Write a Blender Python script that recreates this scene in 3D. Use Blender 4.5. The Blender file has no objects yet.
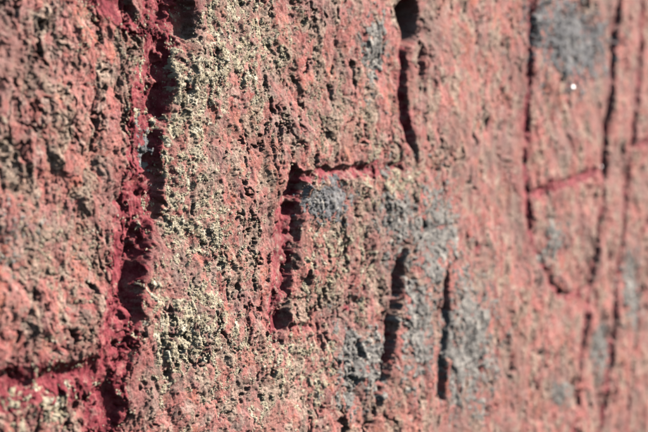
import bpy, math
import numpy as np
from mathutils import Vector

# ------------------------------------------------------------------ camera
W0, H0 = 648.0, 432.0            # photograph's own pixel size (used for sizes on the stone)
D = 0.256                        # metres from lens to the stone's face, square on
TH = math.radians(55.0)          # how far the view turns away from square on
HF = math.radians(30.0)
CZ = 0.80
T15 = math.tan(HF / 2)
scene = bpy.context.scene
cam_d = bpy.data.cameras.new('camera')
cam = bpy.data.objects.new('camera', cam_d)
scene.collection.objects.link(cam)
scene.camera = cam
cam.location = (0, -D, CZ)
cam.rotation_euler = Vector((math.sin(TH), math.cos(TH), 0)).to_track_quat('-Z', 'Y').to_euler()
cam_d.sensor_width = 36
cam_d.angle = HF
cam_d.clip_start = 0.01
cam_d.clip_end = 500
cam_d.dof.use_dof = True
cam_d.dof.focus_distance = 0.40
cam_d.dof.aperture_fstop = 13.5

# ------------------------------------------------------------------ sky, sun, exposure
SUN = Vector((0.60, -0.56, 0.60)).normalized()
world = bpy.data.worlds.new('World')
scene.world = world
world.use_nodes = True
wn = world.node_tree
bg = wn.nodes['Background']
sky = wn.nodes.new('ShaderNodeTexSky')
sky.sky_type = 'NISHITA'
sky.sun_disc = False
sky.sun_elevation = math.asin(SUN.z)
sky.sun_rotation = math.atan2(SUN.x, SUN.y)
wn.links.new(sky.outputs[0], bg.inputs[0])
bg.inputs[1].default_value = 0.05
sd = bpy.data.lights.new('sun', 'SUN')
sd.energy = 5.0
sd.angle = math.radians(0.5)
sd.color = (1.0, 0.96, 0.90)
sun = bpy.data.objects.new('sun', sd)
scene.collection.objects.link(sun)
sun.rotation_euler = SUN.to_track_quat('Z', 'Y').to_euler()
sun.location = (2, -2, 3)
vs = scene.view_settings
vs.view_transform = 'Standard'
vs.look = 'None'
vs.exposure = 0.86
scene.cycles.diffuse_bounces = 0
vs.gamma = 1.0

# ------------------------------------------------------------------ noise tools
f32 = np.float32
_rs = np.random.RandomState(11)
PERM = _rs.permutation(4096).astype(np.int32)
PERM2 = np.concatenate([PERM, PERM])
GA = _rs.rand(4096).astype(f32) * 2 * math.pi
GX, GY = np.cos(GA), np.sin(GA)
RV = [_rs.rand(4096).astype(f32) for _ in range(5)]

def hsh(ix, iy):
    return PERM2[PERM[ix & 4095] + (iy & 4095)]

def gnoise(x, y):
    fx, fy = np.floor(x), np.floor(y)
    ix, iy = fx.astype(np.int32), fy.astype(np.int32)
    x = (x - fx).astype(f32); y = (y - fy).astype(f32)
    sx = x*x*x*(x*(x*6-15)+10); sy = y*y*y*(y*(y*6-15)+10)
    def c(dx, dy):
        h = hsh(ix+dx, iy+dy)
        return GX[h]*(x-dx) + GY[h]*(y-dy)
    a = c(0, 0); b = c(1, 0); a += sx*(b-a)
    p = c(0, 1); q = c(1, 1); p += sx*(q-p)
    return (a + sy*(p-a))*1.5

def fbm(u, z, size, octs=4, seed=0, gain=0.5, lac=2.03):
    o = np.zeros(u.shape, f32); a = 1.0; n = 0.0
    x = u/size + seed*17.31; y = z/size + seed*9.77
    for i in range(octs):
        o += a*gnoise(x, y); n += a; a *= gain
        x = x*lac + 5.3; y = y*lac + 1.7
    return o/n*1.3

def worley(u, z, size, seed=0):
    """nearest-cell id, tilt offsets, f1, f2 of a jittered grid"""
    x = u/size + seed*31.7; y = z/size + seed*13.1
    fx, fy = np.floor(x), np.floor(y)
    ix, iy = fx.astype(np.int32), fy.astype(np.int32)
    x = (x-fx).astype(f32); y = (y-fy).astype(f32)
    d1 = np.full(x.shape, 9, f32); d2 = np.full(x.shape, 9, f32)
    cid = np.zeros(x.shape, np.int32); ox = np.zeros(x.shape, f32); oy = np.zeros(x.shape, f32)
    for dx in (-1, 0, 1):
        for dy in (-1, 0, 1):
            h = hsh(ix+dx, iy+dy)
            px = x - dx - RV[0][h]; py = y - dy - RV[1][h]
            d = px*px + py*py
            m = d < d1
            d2 = np.where(m, d1, np.minimum(d2, d))
            cid = np.where(m, h, cid); ox = np.where(m, px, ox); oy = np.where(m, py, oy)
            d1 = np.where(m, d, d1)
    return cid, ox, oy, np.sqrt(d1), np.sqrt(d2)

def sstep(a, b, x):
    t = np.clip((x-a)/(b-a), 0, 1)
    return t*t*(3-2*t)

# ------------------------------------------------------------------ where a picture position meets the stone
def u_of(px):
    return D*np.tan(TH + np.arctan((np.asarray(px, float)-W0/2)/(W0/2)*T15))
def w_of(u):
    return u*math.sin(TH) + D*math.cos(TH)
def z_of(u, py):
    return CZ + w_of(u)*(H0/2-np.asarray(py, float))/(W0/2)*T15
def on_stone(px, py):
    u = u_of(px)
    return u, z_of(u, py)

# ------------------------------------------------------------------ grid over the stone's face: fine where it is near, coarse towards its rim
STEP = 0.74
U0, U1, ZB, ZT = -0.22, 1.02, -0.12, 1.72
def grow(n, first):
    # n steps from 0 to 1 with geometric growth starting near 'first'
    lo, hi = 1.0001, 1.6
    for _ in range(60):
        r = (lo+hi)/2
        s = first*(r**n-1)/(r-1)
        if s > 1: hi = r
        else: lo = r
    s = np.cumsum(first*r**np.arange(n)); return s/s[-1]
pxs = np.arange(-45, W0+30, STEP)
uin = u_of(pxs)
gl = grow(55, 0.0006/(uin[0]-U0)); gr = grow(45, 0.0013/(U1-uin[-1]))
ucol = np.concatenate([(uin[0]-(uin[0]-U0)*gl)[::-1], uin, uin[-1]+(U1-uin[-1])*gr])
pys = np.arange(H0+40, -40, -STEP)
NU = len(ucol); nin = len(pys); NB = 55; NT = 55
NZ = nin+NB+NT
wcol = np.maximum(w_of(ucol), w_of(uin[0])*0.9)
U = np.repeat(ucol[None, :], NZ, 0)
Z = np.zeros((NZ, NU))
tcol = (ucol-U0)/(U1-U0)
ztop = ZT - 0.30*np.abs(2*tcol-0.85)**2.2 - 0.03*np.sin(ucol*9)
for k in range(nin):
    Z[NB+k] = CZ + wcol*(H0/2-pys[k])/(W0/2)*T15
gb = grow(NB, 0.0004); gt = grow(NT, 0.0004)
for k in range(NB):
    Z[NB-1-k] = Z[NB] - (Z[NB]-ZB)*gb[k]
for k in range(NT):
    Z[NB+nin+k] = Z[NB+nin-1] + (ztop-Z[NB+nin-1])*gt[k]
# taper the slab's sides a little towards the top, outside the middle
mid = 0.42
taper = 1 - 0.16*sstep(1.05, 1.7, Z)
U = mid + (U-mid)*np.where(np.abs(U-mid) > 0, taper, 1)

# ------------------------------------------------------------------ carved strokes: (x, y) in the picture, width and depth in mm
# name key: (points, width, depth, paint, faint)
STROKES = {
 'A':  ([(172,-30),(163,20),(155,90),(147,150),(138,215),(126,290),(112,360),(104,432),(99,460)], 15.5, 5.2, 1.15),
 'A2': ([(150,40),(122,12),(95,-12),(70,-34)], 11, 2.2, 0.85),
 'A3': ([(-40,394),(0,390),(55,384),(108,374)], 12.5, 2.9, 1.2),
 'B':  ([(297,172),(289,215),(285,270),(277,338)], 15.5, 7.2, 0.72),
 'B2': ([(291,181),(330,173),(380,170),(402,168)], 6.5, 2.8, 0.70),
 'B3': ([(283,334),(318,322),(350,307),(386,296)], 5.5, 1.6, 0.45),
 'C':  ([(413,-30),(408,20),(405,60),(404,100),(410,140),(416,160)], 10.0, 4.4, 0.8),
 'C2': ([(404,248),(395,300),(384,370),(378,405)], 10.5, 5.6, 0.55),
 'D':  ([(446,268),(443,310),(441,350),(444,398)], 8.5, 5.0, 0.45),
 'D2': ([(447,272),(462,256),(485,246)], 6.0, 1.4, 0.5),
 'E':  ([(534,-30),(530,50),(527,120),(526,195),(530,245)], 9.0, 3.0, 0.95),
 'E2': ([(529,197),(560,184),(600,170)], 7.0, 1.7, 0.85),
 'E3': ([(530,240),(546,274),(563,299),(584,293),(600,284)], 7.5, 1.7, 0.6),
 'E4': ([(533,14),(556,6),(580,-8)], 6.5, 2.2, 0.5),
 'F':  ([(620,-30),(613,60),(607,130),(602,200),(592,300),(580,390),(573,455)], 9.0, 3.6, 0.7),
 'G':  ([(644,-30),(637,110),(628,200),(617,300),(605,400),(599,455)], 7.5, 2.2, 0.8),
 'G2': ([(634,150),(642,143),(660,138)], 6.0, 1.8, 0.7),
 'K':  ([(662,120),(648,230),(634,340),(622,455)], 7.0, 1.4, 0.5),
}
SK = list(STROKES)

u = U; z = Z
_sp = np.maximum(np.gradient(U, axis=1), np.gradient(Z, axis=0))
keep_fine = 1-sstep(0.0013, 0.0035, _sp)      # the finest relief is left to the material where the mesh is coarse
keep_mid = 1-sstep(0.004, 0.012, _sp)
wu = u + 0.0022*fbm(u, z, 0.010, 3, 41).astype(f32)
wz = z + 0.0022*fbm(u, z, 0.010, 3, 42).astype(f32)

def poly_dist(pts, shift=(0.0, 0.0)):
    P = np.array([on_stone(*p) for p in pts]) + np.array(shift)
    # smooth the polyline a little (Chaikin)
    for _ in range(2):
        q = [P[0]]
        for a, b in zip(P[:-1], P[1:]):
            q += [a*.75+b*.25, a*.25+b*.75]
        q.append(P[-1]); P = np.array(q)
    dist = np.full(u.shape, 1.0, f32)
    lo = P.min(0)-0.04; hi = P.max(0)+0.04
    m = (u > lo[0]) & (u < hi[0]) & (z > lo[1]) & (z < hi[1])
    x = wu[m]; y = wz[m]; best = np.full(x.shape, 1.0)
    for a, b in zip(P[:-1], P[1:]):
        ab = b-a; L = (ab**2).sum()+1e-12
        t = np.clip(((x-a[0])*ab[0]+(y-a[1])*ab[1])/L, 0, 1)
        best = np.minimum(best, np.hypot(x-a[0]-t*ab[0], y-a[1]-t*ab[1]))
    dist[m] = best
    ends = np.minimum(np.hypot(u-P[0][0], z-P[0][1]), np.hypot(u-P[-1][0], z-P[-1][1]))
    return dist/(0.30+0.70*sstep(0.0, 0.011, ends))

# ------------------------------------------------------------------ relief of the weathered granite
smooth_face = sstep(0.425, 0.452, wu)*(1-sstep(0.53, 0.54, wu))*(1-0.6*sstep(0.03, 0.0, np.abs(z-(CZ-0.06))))
rough = 1 - 0.42*smooth_face - 0.15*sstep(0.535, 0.545, wu) + 0.22*sstep(0.262, 0.25, wu)
macro = 0.0026*fbm(u, z, 0.060, 3, 1)
midn = fbm(wu*1.15, wz*0.85, 0.013, 5, 2, 0.58)
h = macro + 0.0012*rough*midn*keep_mid
crumb = sstep(-0.10, 0.28, fbm(wu*1.25, wz*0.85, 0.012, 5, 61, 0.62))   # 0 on smooth plates, 1 on crumbling parts
fine = keep_fine*rough*(0.34+0.66*crumb)
# flaky steps where thin sheets have broken away
fl = fbm(wu*1.15, wz*0.8, 0.014, 5, 3, 0.62)*5.0
fs = np.floor(fl); h += keep_fine*rough*0.00036*(fs + sstep(0.0, 0.18, fl-fs))
# broken crystals: each keeps its own height and tilt
cid1, ox, oy, f1, f2 = worley(wu*1.1, wz*0.9, 0.0050, 1)
cell1 = np.where(keep_mid > 0.5, RV[2][cid1], np.clip(0.45+0.6*fbm(u, z, 0.05, 3, 71), 0, 1))
h += fine*(0.00045*(RV[3][cid1]-0.5) + 0.0010*((RV[4][cid1]-0.5)*ox + (RV[2][(cid1*7) & 4095]-0.5)*oy))
cw = 0.0007*fbm(u, z, 0.0016, 2, 43)
cid2, ox2, oy2, g1, g2 = worley(wu+cw, wz-cw, 0.0021, 2)
cell2 = np.where(keep_fine > 0.5, RV[3][cid2], np.clip(0.45+0.7*fbm(u, z, 0.035, 3, 72), 0, 1))
h += fine*(0.00030*(RV[4][cid2]-0.5) + 0.00052*((RV[2][cid2]-0.5)*ox2 + (RV[0][(cid2*5) & 4095]-0.5)*oy2))
# pits and fissures
pm = fbm(u, z, 0.045, 2, 6)
p1 = fbm(wu*1.3, wz*0.75, 0.0085, 5, 5, 0.6)
h -= keep_mid*keep_fine*rough*0.0036*sstep(0.44, 0.66, p1+0.30*pm+0.10*(crumb-0.5))
p2 = fbm(wu, wz, 0.0036, 4, 7, 0.6)
h -= keep_fine*rough*0.0009*sstep(0.42, 0.64, p2+0.25*pm)*crumb
rid = 1-np.abs(fbm(wu*1.4, wz*0.65, 0.020, 5, 8, 0.6))
h -= keep_mid*keep_fine*rough*0.0026*sstep(0.945, 0.99, rid)*sstep(-0.1, 0.3, fbm(u, z, 0.03, 2, 9))
h += 0.00032*fbm(u, z, 0.0012, 3, 10, 0.65)*fine

# carve
dist = {}
paint = np.zeros(u.shape, f32); owner = np.full(u.shape, -1, np.int16); stain = np.zeros(u.shape, f32)
rag = fbm(u, z, 0.0060, 4, 12)
slow = fbm(u, z, 0.026, 2, 14)
rag2 = fbm(u, z, 0.0022, 3, 13)
carve = np.zeros(u.shape, f32)
for k, key in enumerate(SK):
    pts, w, d, pt = STROKES[key]
    w *= 0.001; d *= 0.001
    ds = poly_dist(pts)*(1+0.26*rag+0.25*slow)
    t = np.clip(ds/(w*0.5), 0, 6)
    prof = np.where(t < 1, 1-t**1.9, 0)
    cv = 0.46*d*prof*(0.95+0.35*rag+0.6*slow)
    # a ragged, deeper cut along the right-hand or upper bank of each stroke
    hor = abs(pts[-1][0]-pts[0][0]) > abs(pts[-1][1]-pts[0][1])
    di = poly_dist(pts, (0.0, 0.22*w) if hor else (0.20*w, 0.0))*(1+0.40*rag+0.12*rag2)
    cv += (0.42 if hor else 0.62)*d*np.where(di < 0.30*w, (1-(di/(0.30*w))**2)**1.3, 0)*sstep(-0.50, 0.25, slow+0.6*rag)
    carve = np.maximum(carve, cv)
    m = pt*np.exp(-(t/1.05)**3) + (0.34*rag + 0.30*rag2 + 0.15*slow)*(t < 1.9)
    up = m > np.maximum(paint, 0.40)
    owner[up] = k
    paint = np.maximum(paint, m)
    stain = np.maximum(stain, pt*np.exp(-(t/(2.5 if key[0] in 'EFGK' else 2.0))**2))
h = h*(1-0.45*np.clip(carve/0.004, 0, 1)) - carve
# natural cavities: (x, y, rx, ry in mm, depth mm)
for (px, py, rx, ry, dp) in [(410,20,10.5,11.5,16),(424,60,2.5,7,3.5),(184,20,4.5,9,4),(157,178,4,8,3.5),(155,205,4,6,3),
                             (399,272,3.0,7,5),(286,250,5.0,13,2.5),(112,408,4,10,3),(607,165,4,9,3),(552,280,5,8,2.2),(442,385,3.5,7,2.5)]:
    a, b = on_stone(px, py)
    r = np.hypot((wu-a)/(rx*1e-3), (wz-b)/(ry*1e-3))
    hm = 1-sstep(0.55, 1.1, r*(1+0.5*rag+0.3*rag2) if dp < 9 else np.hypot((u-a)/(rx*1e-3), (z-b)/(ry*1e-3))*(1+0.35*slow))
    h = h*(1-(0.7 if dp < 9 else 0.97)*hm) - dp*1e-3*hm

# rounded rim
edge = np.minimum.reduce([u-(mid+(U0-mid)*taper), (mid+(U1-mid)*taper)-u, ztop[None, :]-z])
h -= 0.10*np.clip(1-edge/0.12, 0, 1)**2.2
h += 0.012*fbm(u, z, 0.22, 3, 20)*sstep(0.0, 0.10, np.hypot(np.maximum(np.abs(u-0.45)-0.27, 0), np.maximum(np.abs(z-CZ)-0.15, 0)))

# ------------------------------------------------------------------ lichen masks
CREAM = [
 # x, y, rx, ry, density, label
 (180,105,32,88,1.10, 'cream crumbly lichen hugging the right bank of the broad leftmost groove near its top'),
 (236,42,50,58,1.06, 'pale ochre lichen crust by the top edge, midway between leftmost groove and deep dark hole'),
 (190,195,42,50,1.01, 'cream grainy lichen beside the darkest bend of the broad leftmost groove'),
 (190,325,48,75,1.06, 'yellowish granular lichen right of the lower half of the broad leftmost groove'),
 (330,110,60,52,0.67, 'thin scattered cream lichen above the short horizontal painted groove'),
 (345,255,48,56,0.85, 'cream grainy lichen right of the short dark central groove, under the grey tuft'),
 (300,375,62,50,0.84, 'cream specks of lichen below the foot of the short dark central groove'),
 (395,180,38,38,0.78, 'cream lichen at the right end of the short horizontal painted groove'),
 (122,30,30,32,0.67, 'small pale lichen left of the leftmost groove beside the top edge'),
 (42,414,52,30,1.01, 'whitish lichen under the lowest leftmost horizontal painted groove'),
 (62,255,75,88,0.50, 'thin tan lichen film in the middle of the blurred leftmost block'),
 (232,260,32,62,0.67, 'sparse cream lichen on the pink rock left of the short dark central groove'),
]
GREY = [
 (328,203,23,22,1.1, 'blue grey lichen tuft tucked under the short horizontal painted groove'),
 (434,236,28,50,1.0, 'large blue grey lichen sheet above the narrow dark slit'),
 (470,340,30,70,1.05, 'light grey lichen sheet right of the narrow dark slit'),
 (571,38,42,46,1.1, 'dark blue grey lichen beside the top of the tall straight groove, out of focus'),
 (375,48,13,50,0.85, 'greenish grey lichen strip just left of the deep dark hole'),
 (360,362,26,50,0.95, 'grey lichen at the bottom edge left of the lower crack'),
 (416,325,20,60,0.95, 'grey lichen streaks between the lower crack and the narrow dark slit'),
 (554,242,13,26,0.95, 'small grey lichen inside the angular carved hook, out of focus'),
 (564,395,11,20,0.8, 'tiny grey lichen spot low down between two tall blurred grooves'),
 (398,212,22,42,0.85, 'grey lichen bridging the middle of the long crack below the deep dark hole'),
 (153,155,12,26,0.75, 'dark grey lichen grains in the bed of the broad leftmost groove'),
 (632,290,11,46,0.95, 'grey violet lichen streak by the edge of the frame, far out of focus'),
 (603,345,9,34,0.95, 'grey lichen smear right of the last dark groove, far out of focus'),
 (14,235,24,30,0.6, 'bluish grey lichen stain at the blurred leftmost edge'),
]
lng = fbm(wu*1.3, wz*0.7, 0.012, 4, 26, 0.6); lfine = fbm(u, z, 0.0017, 3, 23, 0.65); ln = fbm(wu*1.2, wz*0.8, 0.014, 5, 21, 0.6); ln2 = fbm(wu, wz, 0.0032, 3, 22)
def blob(px, py, rx, ry):
    a, b = on_stone(px, py)
    ru = abs(u_of(px+rx)-u_of(px-rx))/2; rz = rx and w_of(a)*ry/(W0/2)*T15
    return np.hypot((u-a)/ru, (z-b)/rz)
cm = [0.85*d*np.exp(-blob(x, y, rx, ry)**2*0.7)+0.80*ln+0.70*ln2-0.5*sstep(0.001, 0.004, carve) for x, y, rx, ry, d, l in CREAM]
gm = [1.05*d*np.exp(-blob(x, y, rx, ry)**2*0.8)+0.62*lng+0.62*ln2 for x, y, rx, ry, d, l in GREY]
Call = np.max(cm, 0)
tone = fbm(u, z, 0.028, 3, 31)

# ------------------------------------------------------------------ materials
def mat(name):
    m = bpy.data.materials.new(name); m.use_nodes = True
    nt = m.node_tree
    return m, nt, nt.nodes['Principled BSDF']
def N(nt, t, **kw):
    n = nt.nodes.new(t)
    for k, v in kw.items(): setattr(n, k, v)
    return n
def attr(nt, name):
    return N(nt, 'ShaderNodeAttribute', attribute_name=name).outputs['Fac']
def ramp(nt, src, stops, interp='LINEAR'):
    r = N(nt, 'ShaderNodeValToRGB'); r.color_ramp.interpolation = interp
    e = r.color_ramp.elements
    e[0].position, e[0].color = stops[0][0], (*stops[0][1], 1)
    e[1].position, e[1].color = stops[-1][0], (*stops[-1][1], 1)
    for p, c in stops[1:-1]:
        x = e.new(p); x.color = (*c, 1)
    nt.links.new(src, r.inputs[0]); return r.outputs[0]
def noise(nt, scale, detail=4, rough=0.6, vec=None):
    n = N(nt, 'ShaderNodeTexNoise'); n.inputs['Scale'].default_value = scale
    n.inputs['Detail'].default_value = detail; n.inputs['Roughness'].default_value = rough
    tc = N(nt, 'ShaderNodeTexCoord'); nt.links.new(tc.outputs['Object'], n.inputs['Vector'])
    return n.outputs['Fac']
def mix(nt, fac, a, b, mode='MIX'):
    n = N(nt, 'ShaderNodeMix', data_type='RGBA', blend_type=mode)
    if isinstance(fac, float): n.inputs[0].default_value = fac
    else: nt.links.new(fac, n.inputs[0])
    for s, v in ((n.inputs[6], a), (n.inputs[7], b)):
        if isinstance(v, tuple): s.default_value = (*v, 1)
        else: nt.links.new(v, s)
    return n.outputs[2]
def mrange(nt, src, a, b, c=0.0, d=1.0):
    n = N(nt, 'ShaderNodeMapRange'); n.clamp = True
    for i, v in enumerate((a, b, c, d)): n.inputs[i+1].default_value = v
    nt.links.new(src, n.inputs[0]); return n.outputs[0]
def bump(nt, src, strength, distance, bsdf):
    b = N(nt, 'ShaderNodeBump'); b.inputs['Strength'].default_value = strength
    b.inputs['Distance'].default_value = distance
    nt.links.new(src, b.inputs['Height']); nt.links.new(b.outputs[0], bsdf.inputs['Normal'])

def stone_colour(nt):
    cr = attr(nt, 'crumb')
    big = ramp(nt, attr(nt, 'cell'), [(0.0, (0.42, 0.125, 0.115)), (0.16, (0.53, 0.17, 0.15)), (0.36, (0.46, 0.185, 0.175)),
              (0.50, (0.60, 0.24, 0.21)), (0.64, (0.38, 0.16, 0.155)), (0.74, (0.54, 0.34, 0.29)), (0.82, (0.56, 0.18, 0.128)), (0.92, (0.30, 0.20, 0.17)), (0.97, (0.10, 0.07, 0.06))], 'CONSTANT')
    small = ramp(nt, attr(nt, 'grain'), [(0.0, (0.50, 0.16, 0.14)), (0.24, (0.58, 0.25, 0.22)), (0.42, (0.34, 0.15, 0.135)),
              (0.54, (0.62, 0.43, 0.36)), (0.66, (0.40, 0.10, 0.085)), (0.80, (0.36, 0.25, 0.20)), (0.92, (0.06, 0.042, 0.036))], 'CONSTANT')
    c = mix(nt, mrange(nt, noise(nt, 190, 6, 0.75), 0.46, 0.58), big, small)
    c = mix(nt, mrange(nt, noise(nt, 120, 6, 0.7), 0.48, 0.57, 0.0, 0.48), c, (0.54, 0.19, 0.158))
    # crumbling parts: bleached tan and dark mineral between the pink
    dirty = ramp(nt, noise(nt, 420, 5, 0.8), [(0.36, (0.07, 0.048, 0.038)), (0.44, (0.24, 0.165, 0.12)), (0.51, (0.48, 0.36, 0.27)), (0.60, (0.66, 0.53, 0.41))])
    c = mix(nt, mrange(nt, cr, 0.25, 0.95, 0.0, 0.78), c, dirty)
    c = mix(nt, mrange(nt, noise(nt, 1100, 4, 0.75), 0.54, 0.62, 0.0, 0.5), c, (0.66, 0.44, 0.37))
    c = mix(nt, mrange(nt, noise(nt, 620, 5, 0.8), 0.56, 0.61, 0.0, 0.85), c, (0.075, 0.045, 0.038))
    # old weather stains: tan, and grey mauve
    c = mix(nt, mrange(nt, attr(nt, 'tone'), 0.05, 0.6, 0.0, 0.38), c, (0.33, 0.205, 0.145))
    c = mix(nt, mrange(nt, noise(nt, 26, 6, 0.65), 0.46, 0.60, 0.0, 0.62), c, (0.28, 0.18, 0.16))
    return c

stone_m, nt, b = mat('weathered_red_granite')
c = stone_colour(nt)
c = mix(nt, mrange(nt, attr(nt, 'dust'), 0.25, 1.0, 0.0, 0.40), c, (0.50, 0.39, 0.28))
c = mix(nt, mrange(nt, attr(nt, 'stain'), 0.25, 1.2, 0.0, 0.6), c, (0.30, 0.065, 0.072))
nt.links.new(c, b.inputs['Base Color'])
b.inputs['Roughness'].default_value = 0.8
b.inputs['Specular IOR Level'].default_value = 0.18
bump(nt, noise(nt, 1300, 5, 0.7), 0.8, 0.0009, b)

paint_m, nt, b = mat('faded_crimson_paint')
c = stone_colour(nt)
pc = ramp(nt, noise(nt, 260, 5, 0.65), [(0.28, (0.08, 0.009, 0.014)), (0.44, (0.19, 0.024, 0.036)), (0.58, (0.31, 0.056, 0.070)), (0.74, (0.44, 0.15, 0.14))])
wear = mrange(nt, noise(nt, 420, 5, 0.75), 0.50, 0.62, 0.0, 0.75)
c = mix(nt, mrange(nt, attr(nt, 'stain'), 0.25, 1.2, 0.0, 0.6), c, (0.30, 0.065, 0.072))
c2 = mix(nt, wear, pc, c)
c = mix(nt, mrange(nt, attr(nt, 'paint'), 0.40, 0.62), c, c2)
nt.links.new(c, b.inputs['Base Color'])
b.inputs['Roughness'].default_value = 0.75
b.inputs['Specular IOR Level'].default_value = 0.2
bump(nt, noise(nt, 2000, 4, 0.65), 0.6, 0.0004, b)

def lichen_mat(name, stops, rough=0.9):
    m, nt, b = mat(name)
    c = ramp(nt, attr(nt, 'grain'), stops)
    c = mix(nt, mrange(nt, noise(nt, 700, 3), 0.3, 0.75, 0.0, 0.5), c, stops[len(stops)//2][1])
    nt.links.new(c, b.inputs['Base Color'])
    b.inputs['Roughness'].default_value = rough
    b.inputs['Specular IOR Level'].default_value = 0.15
    bump(nt, noise(nt, 2600, 4, 0.7), 0.6, 0.0003, b)
    return m
cream_m = lichen_mat('cream_lichen', [(0.0, (0.22, 0.15, 0.09)), (0.22, (0.42, 0.33, 0.225)), (0.6, (0.54, 0.455, 0.32)), (0.85, (0.50, 0.40, 0.31)), (1.0, (0.74, 0.66, 0.53))])
grey_m = lichen_mat('blue_grey_lichen', [(0.0, (0.12, 0.11, 0.105)), (0.3, (0.21, 0.19, 0.175)), (0.6, (0.285, 0.26, 0.24)), (0.85, (0.36, 0.32, 0.285)), (1.0, (0.55, 0.49, 0.43))])
dark_m = lichen_mat('dark_blue_grey_lichen', [(0.0, (0.07, 0.068, 0.07)), (0.3, (0.15, 0.145, 0.15)), (0.6, (0.21, 0.20, 0.205)), (0.85, (0.28, 0.26, 0.25)), (1.0, (0.42, 0.38, 0.34))])
quartz_m, nt, b = mat('clear_quartz')
b.inputs['Base Color'].default_value = (0.86, 0.85, 0.82, 1)
b.inputs['Roughness'].default_value = 0.4
b.inputs['Specular IOR Level'].default_value = 0.8
nt.links.new(mix(nt, mrange(nt, noise(nt, 1500), 0.4, 0.7), (0.88, 0.87, 0.85), (0.74, 0.71, 0.68)), b.inputs['Base Color'])

# ------------------------------------------------------------------ mesh building
col = scene.collection
def make(name, co, quads, material, attrs=None, parent=None, tris=False):
    me = bpy.data.meshes.new(name)
    nv, nf = len(co), len(quads); k = 3 if tris else 4
    me.vertices.add(nv); me.vertices.foreach_set('co', np.ascontiguousarray(co, f32).ravel())
    me.loops.add(nf*k); me.loops.foreach_set('vertex_index', np.ascontiguousarray(quads, np.int32).ravel())
    me.polygons.add(nf)
    me.polygons.foreach_set('loop_start', np.arange(0, nf*k, k, dtype=np.int32))
    me.polygons.foreach_set('use_smooth', np.ones(nf, bool))
    me.update(calc_edges=True)
    for an, av in (attrs or {}).items():
        a = me.attributes.new(an, 'FLOAT', 'POINT'); a.data.foreach_set('value', np.ascontiguousarray(av, f32))
    me.materials.append(material)
    o = bpy.data.objects.new(name, me); col.objects.link(o)
    if parent: o.parent = parent
    return o

CO = np.stack([U, -h, Z], -1).reshape(-1, 3)
idx = np.arange(NZ*NU, dtype=np.int32).reshape(NZ, NU)
Q = np.stack([idx[:-1, :-1], idx[:-1, 1:], idx[1:, 1:], idx[1:, :-1]], -1).reshape(-1, 4)
VA = {'cell': (cell1 + 0*h).ravel(), 'grain': cell2.ravel(), 'tone': tone.ravel(), 'dust': Call.ravel(), 'stain': (stain*(1+0.9*rag+0.5*rag2)).ravel(), 'paint': paint.ravel(), 'crumb': (crumb*keep_mid+(1-keep_mid)*sstep(-0.15, 0.35, fbm(u, z, 0.07, 3, 73))).ravel()}
def sub(quads, co=CO):
    used, inv = np.unique(quads, return_inverse=True)
    return co[used], inv.reshape(quads.shape), used

root = bpy.data.objects.new('carved_stone', None); col.objects.link(root)
root['label'] = 'weathered pink granite standing stone with dark red painted carved grooves'
root['category'] = 'carved stone'

ow = owner.ravel()[Q]                     # a face belongs to a stroke when all its corners do
fo = np.where((ow == ow[:, :1]).all(1), ow[:, 0], -1)
# body: the unpainted face plus sides and back in one mesh
bq = Q[fo < 0]
ring = np.concatenate([idx[0, :], idx[1:, -1], idx[-1, -2::-1], idx[-2:0:-1, 0]])
nb = len(ring); base = len(CO)
back = CO[ring].copy(); back[:, 1] = 0.34 + 0.02*np.sin(back[:, 0]*13)
cen = np.array([[mid, 0.37, 0.8]])
CO2 = np.concatenate([CO, back, cen])
r2 = np.arange(base, base+nb); nx = np.roll(np.arange(nb), -1)
sides = np.stack([ring[nx], ring, r2, r2[nx]], -1)
half = np.arange(0, nb-1, 2)
backq = np.stack([np.full(len(half), base+nb), r2[(half+2) % nb], r2[(half+1) % nb], r2[half]], -1)
bq = np.concatenate([bq, sides, backq])
cobody, bqi, used = sub(bq, CO2)
uu = np.minimum(used, base-1)
make('stone_body', cobody, bqi, stone_m, {k: v[uu] for k, v in VA.items()}, root)
PART = {'A': None, 'A2': 'A', 'A3': 'A', 'B': None, 'B2': 'B', 'B3': 'B', 'C': None, 'C2': None, 'D': None, 'D2': 'D', 'E': None, 'E2': 'E', 'E3': 'E',
        'E4': 'E', 'F': None, 'G': None, 'G2': 'G', 'K': None}
LAB = {'A': 'broad crimson painted groove running the full height', 'B': 'short dark red central groove', 'C': 'groove running into a deep dark hole at its top', 'C2': 'ragged dark lower crack',
       'D': 'narrow dark slit', 'E': 'tall straight red groove, out of focus', 'F': 'dark blurred groove', 'G': 'thin faint red blurred groove'}
objs = {}
for k, key in enumerate(SK):
    q = Q[fo == k]
    if not len(q): continue
    c_, qi, used = sub(q)
    par = objs.get(PART[key]) or root
    o = make('painted_groove' if PART[key] is None else 'branch_groove', c_, qi, paint_m, {n: v[used] for n, v in VA.items()}, par)
    if key in LAB: o['label'] = LAB[key]
    objs[key] = o

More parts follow.
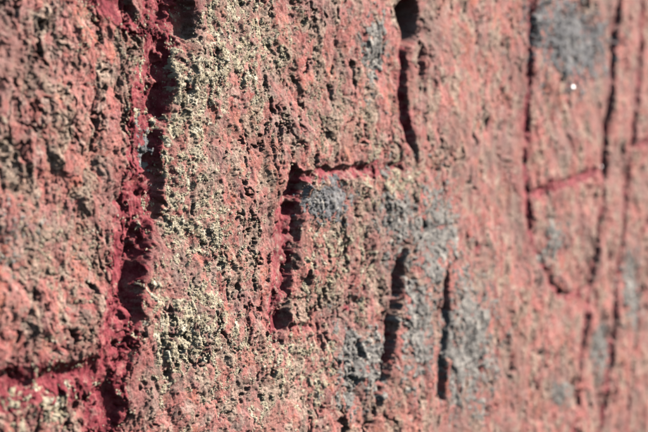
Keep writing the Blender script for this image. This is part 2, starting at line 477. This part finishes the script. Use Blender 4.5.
# quartz crystals in the granite that catch the sun
rq = np.random.RandomState(5)
def crystal(px, py, r):
    a, b_ = on_stone(px, py)
    i = np.argmin((U.ravel()-a)**2+(Z.ravel()-b_)**2)
    p = Vector(CO[i]); p.y -= r*0.5
    ax = (SUN + (cam.location-p).normalized()).normalized()       # broken face, turned midway between sun and camera to give a glint
    e1 = ax.orthogonal().normalized(); e2 = ax.cross(e1)
    n = 6; ver = []
    for rr, hh in ((1.15, -1.4), (1.1, 0.1), (0.72, 0.45)):
        for k in range(n):
            t = 2*math.pi*(k+0.35*rq.rand())/n
            ver.append(p + (e1*math.cos(t)+e2*math.sin(t))*r*rr + ax*r*hh)
    fa = [tuple(range(2*n, 3*n))]
    for l in range(2):
        fa += [(l*n+k, l*n+(k+1) % n, (l+1)*n+(k+1) % n, (l+1)*n+k) for k in range(n)]
    me = bpy.data.meshes.new('quartz_crystal'); me.from_pydata([tuple(v) for v in ver], [], fa); me.update(); me.materials.append(quartz_m)
    o = bpy.data.objects.new('quartz_crystal', me); col.objects.link(o); o.parent = root
for (px, py, r) in [(571,87,.0011),(606,166,.0007)]:
    crystal(px, py, r)

# ------------------------------------------------------------------ lichens
ICO = np.array([(1,0,0),(0,1,0),(-1,0,0),(0,-1,0),(0,0,1),(0,0,-1)], float)
ICF = np.array([(0,1,4),(1,2,4),(2,3,4),(3,0,4),(1,0,5),(2,1,5),(3,2,5),(0,3,5)])
NI = len(ICO)
du = np.gradient(U, axis=1); dz = np.gradient(Z, axis=0)
area = (du*dz).astype(f32)
def lichen(i, spec, mask, material, cat, grp, thr, thick, dens, rmin, rmax, flat):
    rs = np.random.RandomState(100+i)
    lab = spec[5]
    # crust: a raised skin that follows the stone and dips under it at its ragged border
    a, b_ = on_stone(spec[0], spec[1])
    lim = blob(*spec[:4]) < 1.75
    mk = np.where(lim, mask, -1)
    lift = np.clip((mk-thr)*3, -0.3, 1.0)*thick*(0.75+0.5*ln2) + 0.35*thick*(cell2-0.5) - 0.12*thick + 0.7*thick*lfine
    keep = (mk > thr-0.06)
    kq = Q[keep.ravel()[Q].all(1)]
    rt = bpy.data.objects.new('lichen_patch', None); col.objects.link(rt)
    rt['label'] = lab; rt['category'] = cat; rt['group'] = grp
    if len(kq) and spec[4] > 0.7:
        c_, qi, used = sub(kq)
        c_ = c_.copy(); c_[:, 1] -= lift.ravel()[used]
        make('crust', c_, qi, material, {'grain': cell2.ravel()[used]}, rt)
    # granules heaped on the crust
    wgt = (np.clip((mk-thr+0.36)*1.5, 0, 1)**1.3*area).ravel()
    tot = wgt.sum()
    n = int(min(10000, dens*tot*1e6))
    if n > 5:
        pick = rs.choice(len(wgt), n, p=(wgt/tot).astype(np.float64)/((wgt/tot).astype(np.float64).sum()))
        P = CO[pick].copy(); P[:, 1] -= np.maximum(lift.ravel()[pick], 0)*0.8
        P += rs.normal(0, 1, P.shape)*np.array([.0002, .0001, .0002])
        r = rmin+(rmax-rmin)*rs.rand(n)**2.2
        sc = r[:, None, None]*np.stack([1+.5*rs.rand(n), np.full(n, flat)*(0.7+.6*rs.rand(n)), 1+.5*rs.rand(n)], -1)[:, None, :]
        jit = 1+0.6*(rs.rand(n, NI, 1)-.5)
        ang = rs.rand(n)*2*math.pi; ca, sa = np.cos(ang), np.sin(ang)
        V = ICO[None]*jit
        V = np.stack([V[..., 0]*ca[:, None]-V[..., 2]*sa[:, None], V[..., 1], V[..., 0]*sa[:, None]+V[..., 2]*ca[:, None]], -1)*sc
        V += P[:, None, :]
        g = make('granules', V.reshape(-1, 3), (ICF[None]+(np.arange(n)*NI)[:, None, None]).reshape(-1, 3), material, {'grain': np.repeat(rs.rand(n), NI)}, rt, tris=True)
        g['kind'] = 'stuff'
        g.data.polygons.foreach_set('use_smooth', np.zeros(len(g.data.polygons), bool))
for i, s in enumerate(CREAM):
    lichen(i, s, cm[i], cream_m, 'lichen', 'cream lichens on the stone', 0.74, 0.00032, 5.5, 0.00009, 0.00040, 0.6)
for i, s in enumerate(GREY):
    lichen(50+i, s, gm[i], dark_m if i in (0, 3, 10) else grey_m, 'lichen', 'grey lichens on the stone', 0.58, 0.00050, 1.5, 0.00012, 0.0005, 0.5)

# ------------------------------------------------------------------ ground the stone stands in
gm_, nt, b = mat('short_turf')
c = ramp(nt, noise(nt, 9, 6, 0.7), [(0.3, (0.05, 0.075, 0.025)), (0.5, (0.085, 0.11, 0.04)), (0.7, (0.14, 0.13, 0.07))])
nt.links.new(c, b.inputs['Base Color']); b.inputs['Roughness'].default_value = 0.95
gx = np.concatenate([-np.geomspace(200, 0.5, 24), np.linspace(-0.4, 0.4, 5), np.geomspace(0.5, 200, 24)])
GXX, GYY = np.meshgrid(gx, gx)
gz = 0.03*fbm(GXX, GYY, 0.9, 3, 51)
gi = np.arange(GXX.size).reshape(GXX.shape)
o = make('ground', np.stack([GXX, GYY, gz], -1).reshape(-1, 3), np.stack([gi[:-1, :-1], gi[:-1, 1:], gi[1:, 1:], gi[1:, :-1]], -1).reshape(-1, 4), gm_)
o['kind'] = 'structure'
print('TRIS', sum(len(m.loops)-2*len(m.polygons) for m in bpy.data.meshes))
